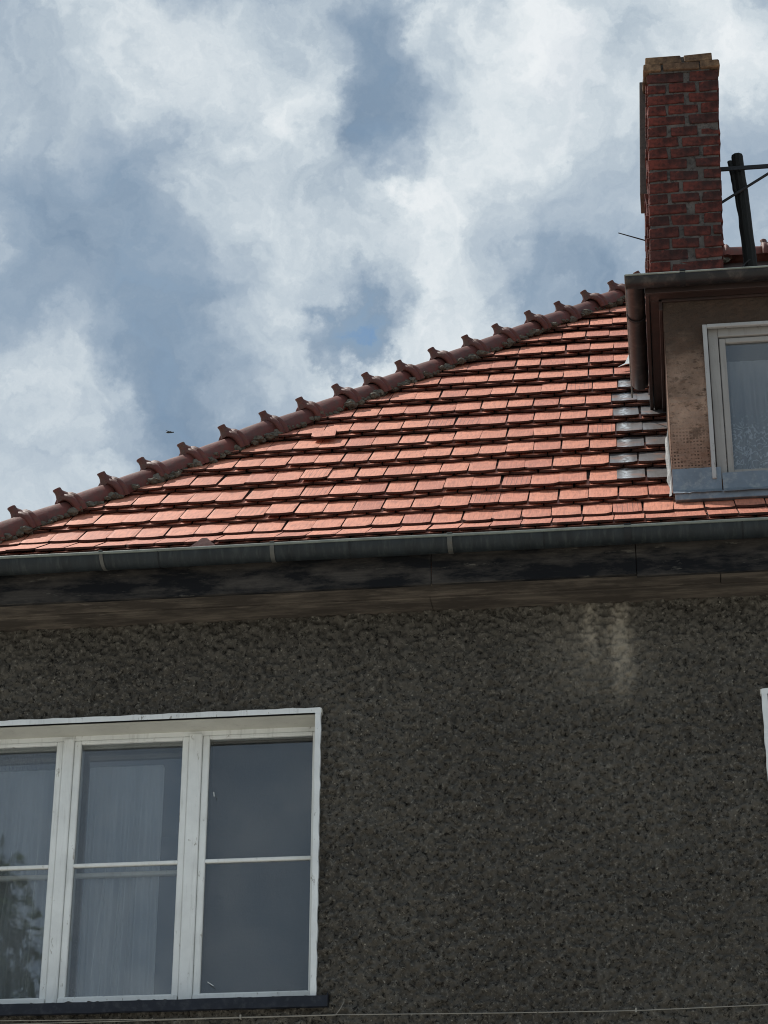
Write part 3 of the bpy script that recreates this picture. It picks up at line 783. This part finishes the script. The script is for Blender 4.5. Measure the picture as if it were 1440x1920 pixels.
    sl.build('window_sill', M_sill, w_)
    return w_, edges, yf
w1, ed1, yf = window(*WINS[0])
w1['label'] = 'white three-light window with net curtains'
w2, ed2, _ = window(WINS[1][0], WINS[1][1], full=False)
w2['label'] = 'white edged window at the right picture edge'
for px, pz, l, an in ((-2.693, 5.03, .045, -35), (-2.70, 6.20, .03, -80)):
    a = math.radians(an)
    MB().tube([(px, yf-.012, pz), (px+l*math.cos(a), yf-.02, pz+l*math.sin(a))], .0028, 6).build('stay_hook', M_white, w1)

def curtain(name, x0, x1, z0, z1, y, folds, amp, mat, label, shape=None, nx=120, nz=26):
    gr = []
    for i in range(nx+1):
        u = i/nx; col_ = []
        for j in range(nz+1):
            v = j/nz; z = z1-(z1-z0)*v
            xa, xb = (x0, x1) if shape is None else shape(v)
            x = xa+(xb-xa)*u
            ph = folds*2*math.pi*u + .5*math.sin(v*2+u*9)
            yy = y + amp*(math.sin(ph)+.55*math.sin(ph*2.3+1)+.5*math.sin(ph*.37+2))*(.15+.85*min(1, v*2.5))
            col_.append((x, yy, z))
        gr.append(col_)
    mb = MB().sheet(gr); return tag(mb.build(name, mat, None, smooth=True), label, 'curtain')
yc = yf+.165
M_sheer2 = curtain_mat('thin_sheer_fabric', (.88, .89, .92), dens=.66)
curtain('curtain', -4.36, -3.70, 4.95, 6.45, yc, 6, .022, M_sheer2, 'thin sheer curtain across the left light of the big white window')
curtain('curtain', -4.1, -3.8, 4.95, 6.44, yc+.05, 4, .03, M_sheer, 'gathered white drape hanging diagonally in the left light of the big white window', shape=lambda v: (-3.98-.14*v, -3.80-.03*v))
curtain('curtain', -3.53, -3.06, 4.95, 6.455, yc, 5, .020, M_sheer2, 'thin sheer curtain across the middle light of the big white window')
curtain('curtain', -3.4, -3.1, 4.95, 6.45, yc+.05, 4, .034, M_sheer, 'gathered white drape slanting down to the left in the middle window light', shape=lambda v: (-3.36-.14*v, -3.24-.02*v))
curtain('curtain', -3.21, -3.06, 4.95, 6.45, yc+.03, 2, .010, M_sheer, 'narrow straight white curtain panel on the right of the middle window light')
o = MB().box(-2.76, -2.02, yf+.20, yf+.21, 4.9, 6.6).build('roller_blind', M_blind); tag(o, 'dark drawn blind behind the right light of the big white window', 'blind')

# ---- dormer
ZT = 9.365; XDR = 1.93
dl, dr, dzb, dzt = .421, 1.69, 8.045, 9.150           # window opening
dm_ = MB()
def wallsheet(x0, x1, z0, z1, st=.02):
    nx, nz = max(2, int((x1-x0)/st)), max(2, int((z1-z0)/st)); gr = []
    for i in range(nx+1):
        r_ = []
        for j in range(nz+1):
            x = x0+(x1-x0)*i/nx; z = z0+(z1-z0)*j/nz
            from mathutils import noise as nz_
            d = .010*nz_.noise(Vector((x*9, z*9, 3)))+.006*nz_.noise(Vector((x*30, z*30, 1)))
            r_.append((x, YD-d-.006, z))
        gr.append(r_)
    dm_.sheet(gr)
wallsheet(XD, dl, 7.9, ZT+.02); wallsheet(dl, dr, dzt, ZT+.02); wallsheet(dr, XDR, 7.9, ZT+.02); wallsheet(dl, dr, 7.9, dzb)
dm_.box(XD+.002, dl-.002, YD, YD+.16, 7.9, ZT+.02); dm_.box(dr, XDR-.002, YD, YD+.16, 7.9, ZT+.02); dm_.box(dl-.002, dr, YD+.002, YD+.16, dzt+.002, ZT+.019); dm_.box(dl-.002, dr, YD+.002, YD+.16, 7.9, dzb-.002)
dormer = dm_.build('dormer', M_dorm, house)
# cheeks: triangular side walls
for x0_, x1_ in ((XD-.004, XD+.12), (XDR-.12, XDR+.004)):
    k = MB(); yb_ = YD+1.9
    pts = [(YD+.0, 7.9), (yb_, 7.9+1.9), (yb_, ZT+.02), (YD+.0, ZT+.02)]
    pts = [(YD-.004, 7.75), (YD+1.75, 9.40), (YD+1.75, ZT+.02), (YD-.004, ZT+.02)]
    k.v = [Vector((x0_, a, b)) for a, b in pts]+[Vector((x1_, a, b)) for a, b in pts]
    k.f = [[0, 1, 2, 3], [4, 7, 6, 5]]+[[i, (i+1) % 4, (i+1) % 4+4, i+4][::-1] for i in range(4)]
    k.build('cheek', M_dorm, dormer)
# flat roof, soffit and fascia boards
ox0, ox1 = XD-.112, XDR+.112; oy0 = YD-.13; yend = Y0+(ZT+.10-Z0)+.05
MB().box(ox0, ox1, oy0, yend, ZT+.085, ZT+.105).build('dormer_roof', M_apron, dormer)
MB().box(ox0+.004, ox1-.004, oy0+.028, YD-.008, ZT-.004, ZT+.016, bev=.002).build('soffit_board', M_fascia, dormer)
MB().box(ox0+.03, XD-.006, YD-.006, yend-.1, ZT-.004, ZT+.016, bev=.002).build('soffit_board', M_fascia, dormer)
MB().box(ox0, ox1, oy0, oy0+.025, ZT-.016, ZT+.08, bev=.003).build('fascia_board', M_fascia, dormer)
MB().box(ox0, ox0+.025, oy0+.027, yend-.12, ZT-.016, ZT+.08, bev=.003).build('fascia_board', M_fascia, dormer)
MB().box(XD-.028, XD-.006, YD-.030, YD+1.55, ZT-.085, ZT-.006, bev=.003).build('fascia_board', M_fascia, dormer)
MB().box(XD-.028, XDR, YD-.030, YD-.010, ZT-.022, ZT-.006, bev=.002).build('fascia_board', M_fascia, dormer)
r2 = .060; gz = 9.42
gx0 = ox0-r2-.002
gutter('dormer_gutter', gx0-r2, ox1+.06, oy0-r2-.002, gz, r2, M_zinc2, dormer, n=14, seg=14)
gf = gutter('dormer_gutter', oy0-r2*1.0, 13.92, gx0, gz, r2, M_zinc2, dormer, n=14, seg=14, along='y')
# closed outer corner of the gutter
mb = MB().tube([(gx0-r2, oy0-r2*2-.003, gz), (ox1, oy0-r2*2-.003, gz)], .007, 6).tube([(gx0-r2, oy0-r2*2-.003, gz), (gx0-r2, yend-.2, gz)], .006, 6)
mb.build('gutter_bead', M_zincrim, dormer)
strap(XD+.13, .035, M_iron, dormer, r=r2, yc=oy0-r2-.002, zc=gz, label='black dormer gutter bracket')
pts = []
for j in range(13):
    a = math.pi*j/12
    pts.append([(gx0-(r2+.004)*math.cos(a), YD+.22, gz-(r2+.004)*math.sin(a)), (gx0-(r2+.004)*math.cos(a), YD+.245, gz-(r2+.004)*math.sin(a))])
slab(pts, (0, 0, -1), -.004).build('gutter_bracket', M_iron, dormer)
# zinc apron at the foot, in two sheets, and cheek flashing
def sheetpart(name, x0, x1, z0, z1, y, mat, lip=.10, par=dormer, wob=.002):
    n = 16; gr = []
    for i in range(n+1):
        x = x0+(x1-x0)*i/n; j = random.gauss(0, wob)
        gr.append([(x, y, z1+j*.6), (x, y-.006+j, (z0+z1)/2), (x, y-.014+j, z0+.012), (x, y-.022, z0), (x, y-.022-lip*.72, z0-lip*.60+j)])
    return slab(gr, (0, -1, .3), .003).build(name, mat, par, smooth=False)
sheetpart('apron_flashing', XD-.005, dl+.055, 7.962, 8.130, YD-.014, M_apron, lip=.045)
sheetpart('apron_flashing', dl+.062, XDR, 7.958, 8.085, YD-.020, M_apron, lip=.045)
MB().box(XD+.006, XDR, YD-.056, YD-.012, 7.893, 7.948, bev=.003).build('apron_lip', M_apron, dormer)
# bent cheek flashing running up the side of the dormer
gr = []
for i in range(9):
    y = YD-.03+i*.11; z = Z0+(y-Y0)
    j = random.gauss(0, .005)
    gr.append([(XD-.030+j, y, z+.012), (XD-.016, y, z+.02), (XD-.008, y, z+.07+j)])
slab(gr, (-.5, 0, .5), .003).build('cheek_flashing', M_lead, dormer)
# silver flashing scrap poking out between tiles
gr = [[(-.155, 14.90, 10.115), (-.095, 14.885, 10.13)], [(-.10, 14.97, 10.185), (-.05, 14.95, 10.17)], [(-.06, 15.12, 10.36), (-.01, 15.10, 10.34)]]
o = slab(gr, (0, -.7, .7), .003).build('flashing_scrap', simple('bright_zinc', (.62, .66, .64), .4, metal=.3, var=.15, scale=20)); tag(o, 'bent pale metal flashing strip poking out of the tiles beside the dormer gutter', 'flashing strip')

# dormer window
dw = MB(); y = YD+.02
dw.box(dl+.032, dl+.095, y, y+.07, dzb+.02, dzt-.0, bev=.003, jit=.001); dw.box(dr-.095, dr-.03, y, y+.07, dzb+.02, dzt, bev=.003); dw.box(dl+.095, dr-.095, y, y+.07, dzt-.065, dzt, bev=.003); dw.box(dl+.095, dr-.095, y, y+.07, dzb, dzb+.035, bev=.003)
dw.box((dl+dr)/2-.04, (dl+dr)/2+.04, y, y+.07, dzb+.03, dzt-.06, bev=.003)
dwin = dw.build('dormer_window', M_greyframe, house)
dwin['label'] = 'weathered grey dormer window with a lace curtain'
for a, b in ((dl+.1, (dl+dr)/2-.045), ((dl+dr)/2+.045, dr-.1)):
    s = MB(); ys = y+.012; z0_, z1_ = dzb+.04, dzt-.072; st = .040
    s.box(a, a+st, ys, ys+.045, z0_, z1_, bev=.004); s.box(b-st, b, ys, ys+.045, z0_, z1_, bev=.004); s.box(a+st, b-st, ys, ys+.045, z1_-.034, z1_, bev=.004); s.box(a+st, b-st, ys, ys+.045, z0_, z0_+.045, bev=.004)
    s.build('sash', M_greyframe, dwin)
    MB().box(a+st-.004, b-st+.004, ys+.02, ys+.0235, z0_+.04, z1_-.03).build('pane', M_glass, dwin)
# cover strips nailed over the joint with the plaster
M_strip = paint_mat('pale_strip_paint', (.42, .42, .41), (.24, .22, .19), .6)
MB().box(dl+.0, dl+.026, YD-.030, YD-.004, dzb-.0, dzt+.004, bev=.003, jit=.002).build('cover_strip', M_strip, dwin)
MB().box(dl+.027, dr, YD-.030, YD-.004, dzt-.020, dzt+.006, bev=.003, jit=.001).build('cover_strip', M_strip, dwin)
MB().box(dl+.03, dr, YD-.002, y+.0, dzb+.0, dzb+.022).build('window_ledge', M_greyframe, dwin)
MB().box(dl-.10, dr+.1, YD+1.4, YD+1.45, 7.9, ZT).box(dl-.1, dr+.1, YD+.17, YD+1.4, ZT-.02, ZT).box(XD+.13, XD+.15, YD+.17, YD+1.4, 7.9, ZT).build('attic_room', M_dark_room, dormer)
curtain('lace_curtain', dl+.10, dr-.1, dzb+.06, dzt-.17, YD+.17, 11, .014, M_lace, 'white lace curtain behind the dormer window glass', nx=160)

# ---- chimney
CY = 14.366; CW0, CW1 = .119, .659      # left and right edge at the foot of the visible part
CZ0, CZT = 10.604, 12.388
def lean(z): return (z-CZ0)*.036
PAT = [[(0, .52), (.60, 1)], [(0, .25), (.31, .68), (.73, 1)], [(0, .51), (.585, 1)], [(0, .25), (.30, .70), (.75, 1)], [(0, .53), (.58, 1)], [(0, .27), (.32, .69), (.75, 1)], [(0, .42), (.47, 1)], [(0, .27), (.31, .71), (.76, 1)], [(0, .53), (.66, 1)],
       [(0, .26), (.30, .68), (.76, 1)], [(0, .42), (.48, 1)], [(0, .26), (.31, .70), (.74, 1)], [(0, .52), (.63, 1)], [(0, .27), (.31, .69), (.75, 1)], [(0, .41), (.48, .84), (.88, 1)], [(0, .27), (.31, .68), (.75, 1)], [(0, .53), (.62, 1)], [(0, .28), (.31, 1)]]
CD = .50; ZB = 9.35; SK = .045
core = MB(); ins = .010
def cpt(x, y, z): return Vector((x+lean(z), y, z))
core.v = [cpt(*p) for p in ((CW0+ins, CY+ins, ZB), (CW1-ins, CY+ins, ZB), (CW1-ins, CY+CD, ZB), (CW0+ins-SK, CY+CD, ZB), (CW0+ins, CY+ins, 12.38), (CW1-ins, CY+ins, 12.38), (CW1-ins, CY+CD, 12.38), (CW0+ins-SK, CY+CD, 12.38))]
core.f = [[3, 2, 1, 0], [4, 5, 6, 7], [0, 1, 5, 4], [1, 2, 6, 5], [2, 3, 7, 6], [3, 0, 4, 7]]
chim = core.build('chimney', M_bmortar, house)
def brick(x0, x1, y0, y1, z0, z1, mat, skew=0):
    cx, cy, cz = (x0+x1)/2, (y0+y1)/2, (z0+z1)/2
    bm = bmesh.new(); bmesh.ops.create_cube(bm, size=1)
    for q in bm.verts: q.co = Vector((q.co.x*(x1-x0), q.co.y*(y1-y0), q.co.z*(z1-z0)))+Vector([random.gauss(0, .0036) for _ in range(3)])
    bmesh.ops.bevel(bm, geom=bm.edges[:], offset=random.uniform(.003, .008), segments=1, affect='EDGES')
    me = bpy.data.meshes.new('brick'); bm.to_mesh(me); bm.free()
    M = Matrix.Translation((cx+lean(cz)+skew, cy, cz)) @ Matrix.Rotation(random.gauss(0, .008), 4, 'Y') @ Matrix.Rotation(random.gauss(0, .010), 4, 'Z')
    return link('brick', me, mat, chim, M)
top = 12.383; ch = (top-CZ0)/17.9
W = CW1-CW0
nrow = int((top-ZB)/ch)
for r_ in range(nrow):
    zc = top - ch*(r_+.5) - (.008 if r_ >= 9 else 0)
    if zc < ZB+.03: break
    h2 = ch*.5-.0085
    pat = PAT[r_ % 18]
    for i, (a, b) in enumerate(pat):
        pr = random.gauss(0, .0025)
        brick(CW0+a*W-(.0 if a else .0), CW0+b*W, CY+pr, CY+.11, zc-h2+random.gauss(0, .0015), zc+h2, M_brick)
    odd = r_ % 2
    for (a, b) in (((.125, .26), (.28, .50)) if odd else ((.125, .37), (.39, .50))):
        sk = -SK*((a+b)/2/CD)
        brick(CW0, CW0+.11, CY+a, CY+b, zc-h2, zc+h2, M_brick, skew=sk)
        brick(CW1-.11, CW1+.0, CY+a, CY+b, zc-h2, zc+h2, M_brick)
# projecting cap courses of yellow brick
c1 = 12.383+.004; hh = .070
for a, b in ((-.05, .20), (.225, .735), (.765, 1.02)):
    brick(CW0+a*W, CW0+b*W, CY-.028, CY+.12, c1+.004, c1+hh, M_capbrick)
    brick(CW0+a*W, CW0+b*W, CY+.34, CY+CD+.03, c1+.004, c1+hh, M_capbrick)
for yy in (.13,): brick(CW0-.03, CW0+.1, CY+yy, CY+.33, c1+.004, c1+hh, M_capbrick, skew=-.01); brick(CW1-.10, CW1, CY+yy, CY+.33, c1+.004, c1+hh, M_capbrick)
c2 = c1+hh+.004
for a, b, dz in ((-.02, .485, 0), (.53, .925, .003)):
    brick(CW0+a*W, CW0+b*W, CY-.014, CY+.12, c2+.003, c2+hh+dz, M_capbrick)
    brick(CW0+a*W, CW0+b*W, CY+.36, CY+CD+.01, c2+.003, c2+hh+dz, M_capbrick)
cm = MB()
cm.box(CW0+.02+.06, CW1-.06+.06, CY+.0, CY+CD-.02, c1-.01, c2+.01)
cm.box(CW0+.03+.06, CW1-.10+.06, CY+.01, CY+CD-.02, c2, c2+hh-.002)
for q in range(5):
    p = Vector((CW0+.06+W*(.52+.07*q)+random.gauss(0, .01), CY+.06, c2+hh+.0)); cm.bm(lump(p, random.uniform(.014, .024), None, '', None, (1.6, 1, .55)), Matrix.Translation(p))
cm.build('cap_mortar', M_bmortar, chim)
# rendered strip on the rear left edge
z_s = 11.46
stp = MB().box(CW0-.066, CW0-.01, CY+.26, CY+CD+.03, z_s, c1+.12, bev=.004, jit=.004)
stp.v = [Vector((p.x+lean(p.z), p.y, p.z)) for p in stp.v]
stp.build('render_strip', simple('sooty_render', (.10, .085, .075), .9, dirt=(.03, .03, .03)), chim)

# ---- things beside the chimney
pst = thing('timber_post', 'charred black leaning timber post standing to the right of the brick chimney', 'post', (.87, 14.7, 10.4))
def rough_post(p, q, r0, r1, name, n=9):
    pts = []; k = 14; rr = []
    for i in range(k+1):
        t = i/k; c = Vector(p).lerp(Vector(q), t)+Vector((random.gauss(0, .002), 0, 0)); pts.append(c); rr.append((r0+(r1-r0)*t)*(1+random.gauss(0, .03)))
    return MB().tube(pts, rr, n).build(name, M_char, pst, smooth=False)
rough_post((.893, 14.7, 10.30), (.836, 14.7, 11.80), .056, .046, 'post_shaft')
rough_post((.838, 14.69, 11.15), (.778, 14.69, 11.745), .020, .021, 'split_stave', 7)
br = thing('metal_bracket', 'black metal step bracket with diagonal brace fixed to the right of the chimney', 'bracket', (.9, 14.62, 11.5))
MB().box(.66, 1.75, 14.62, 14.635, 11.62, 11.655, bev=.002).build('crossbar', M_iron, br)
MB().tube([(.67, 14.63, 11.325), (1.10, 14.63, 11.60), (1.14, 14.63, 11.63)], .011, 8).build('brace', M_iron, br)
MB().tube([(1.085, 14.63, 11.545), (1.10, 14.63, 11.645)], .016, 8).build('clamp', M_iron, br)
MB().box(1.70, 1.73, 14.62, 14.65, 9.45, 11.66, bev=.002).build('upright', M_iron, br)
o = MB().tube([(-.098, 14.72, 11.185), (.20, 14.72, 11.06)], [.004, .006], 6).build('aerial_rod', M_iron); tag(o, 'thin dark rod sticking out to the left from behind the chimney', 'rod')
# cable coming over the dormer roof foot
pts = [(.74, 14.55, 10.62), (.78, 14.6, 10.66), (.83, 14.62, 10.75), (.87, 14.62, 10.78)]
pts = [Vector(p)+Vector((0, 0, .03)) for p in pts]
o = MB().tube(pts, .006, 6).build('cable', M_iron); tag(o, 'short black cable curling at the foot of the charred post', 'cable')
# chimney apron slab at the back of the dormer roof
MB().box(.60, 1.9, 14.4, 15.2, 10.585, 10.60).box(.62, 1.9, 14.42, 15.2, 9.4, 10.58).build('chimney_apron', M_bmortar, house) if False else None

# ---- wire across the facade
wp = [(-4.5, 4.778), (-3.87, 4.782), (-2.9, 4.765), (-1.90, 4.764), (-.9, 4.748), (-.2, 4.742), (.53, 4.755), (1.8, 4.79)]
wire = MB().tube([(x, YW-.028, z) for x, z in wp], .0028, 6).build('wall_wire', M_wire); tag(wire, 'thin wire strung along the facade below the window sill', 'wire')
MB().tube([(-4.5, YW-.028, 4.762), (-3.2, YW-.028, 4.760), (-1.90, YW-.028, 4.762)], .0026, 6).build('wire_strand', M_wire, wire)
MB().tube([(-1.90, YW-.028, 4.763), (-1.875, YW-.02, 4.80), (-1.855, YW-.005, 4.845)], .0026, 6).build('wire_tail', M_wire, wire)
for x, z in ((-2.45, 4.765), (-.2, 4.742)): MB().box(x-.005, x+.005, YW-.034, YW, z-.010, z+.014).build('wire_clip', M_wire, wire)

# ---- a bird far off in the sky
bd = MB(); bp = Vector((0, 0, 1.6)) + (F + R*((318-720)/4270) + U*((960-811)/4270))*60
bd.tube([(-.10, 0, 0), (-.05, 0, .01), (.03, 0, .01), (.08, 0, -.01)], [.005, .03, .028, .008], 8)
for s in (-1, 1): bd.v += [Vector(p) for p in ((-.03, 0, .01), (.04, 0, .01), (.03*s+.06*s, .05*s, .05), (.10*s, .1*s, .035))]; k = len(bd.v)-4; bd.f += [[k, k+1, k+2], [k, k+2, k+3]]
o = bd.build('bird', M_iron, None, mw=Matrix.Translation(bp)); tag(o, 'tiny dark bird flying in the sky above the left hip', 'bird')

# ---- tree across the street, seen mirrored in the window panes
M_leaf = simple('leaf', (.055, .085, .03), .7, var=.4, scale=1.5); M_bark = simple('bark', (.06, .05, .04), .9)
tr = thing('birch_tree', 'tall leafy tree across the street mirrored in the left window panes', 'tree', (-12.6, -12, 0))
bx, by = -12.6, -12
tb = MB().tube([(bx, by, 0), (bx+.1, by, 4), (bx-.1, by+.1, 9), (bx, by, 13)], [.28, .2, .1, .02], 10)
for i in range(26):
    z = 3+i*.38; a = i*2.4; L = 2.6*(1-(z-3)/11)+.4
    tb.tube([(bx, by, z), (bx+math.cos(a)*L*.6, by+math.sin(a)*L*.6, z+.5), (bx+math.cos(a)*L, by+math.sin(a)*L, z+.4)], [.05, .03, .008], 5)
tb.build('trunk', M_bark, tr)
NC = 170
zc_ = 4.0+9.9*rng.random(NC)**.75; rc_ = 3.3*np.sqrt(np.clip(1-(zc_-3)/11.2, .02, 1))*np.sqrt(rng.random(NC)); ac_ = rng.random(NC)*2*np.pi
CC = np.stack([bx+rc_*np.cos(ac_), by+rc_*np.sin(ac_), zc_], 1)
C0 = (CC[:, None, :]+rng.normal(size=(NC, 80, 3))*np.array([.34, .34, .22])).reshape(-1, 3); n_ = len(C0)
a_ = rng.normal(size=(n_, 3))*.06; b_ = rng.normal(size=(n_, 3))*.06
V = np.stack([C0-a_, C0+b_, C0+a_, C0-b_], 1).reshape(-1, 3); Fi = np.arange(n_*4).reshape(-1, 4)
me = bpy.data.meshes.new('crown'); me.from_pydata(V.tolist(), [], Fi.tolist()); me.update()
link('crown', me, M_leaf, tr)
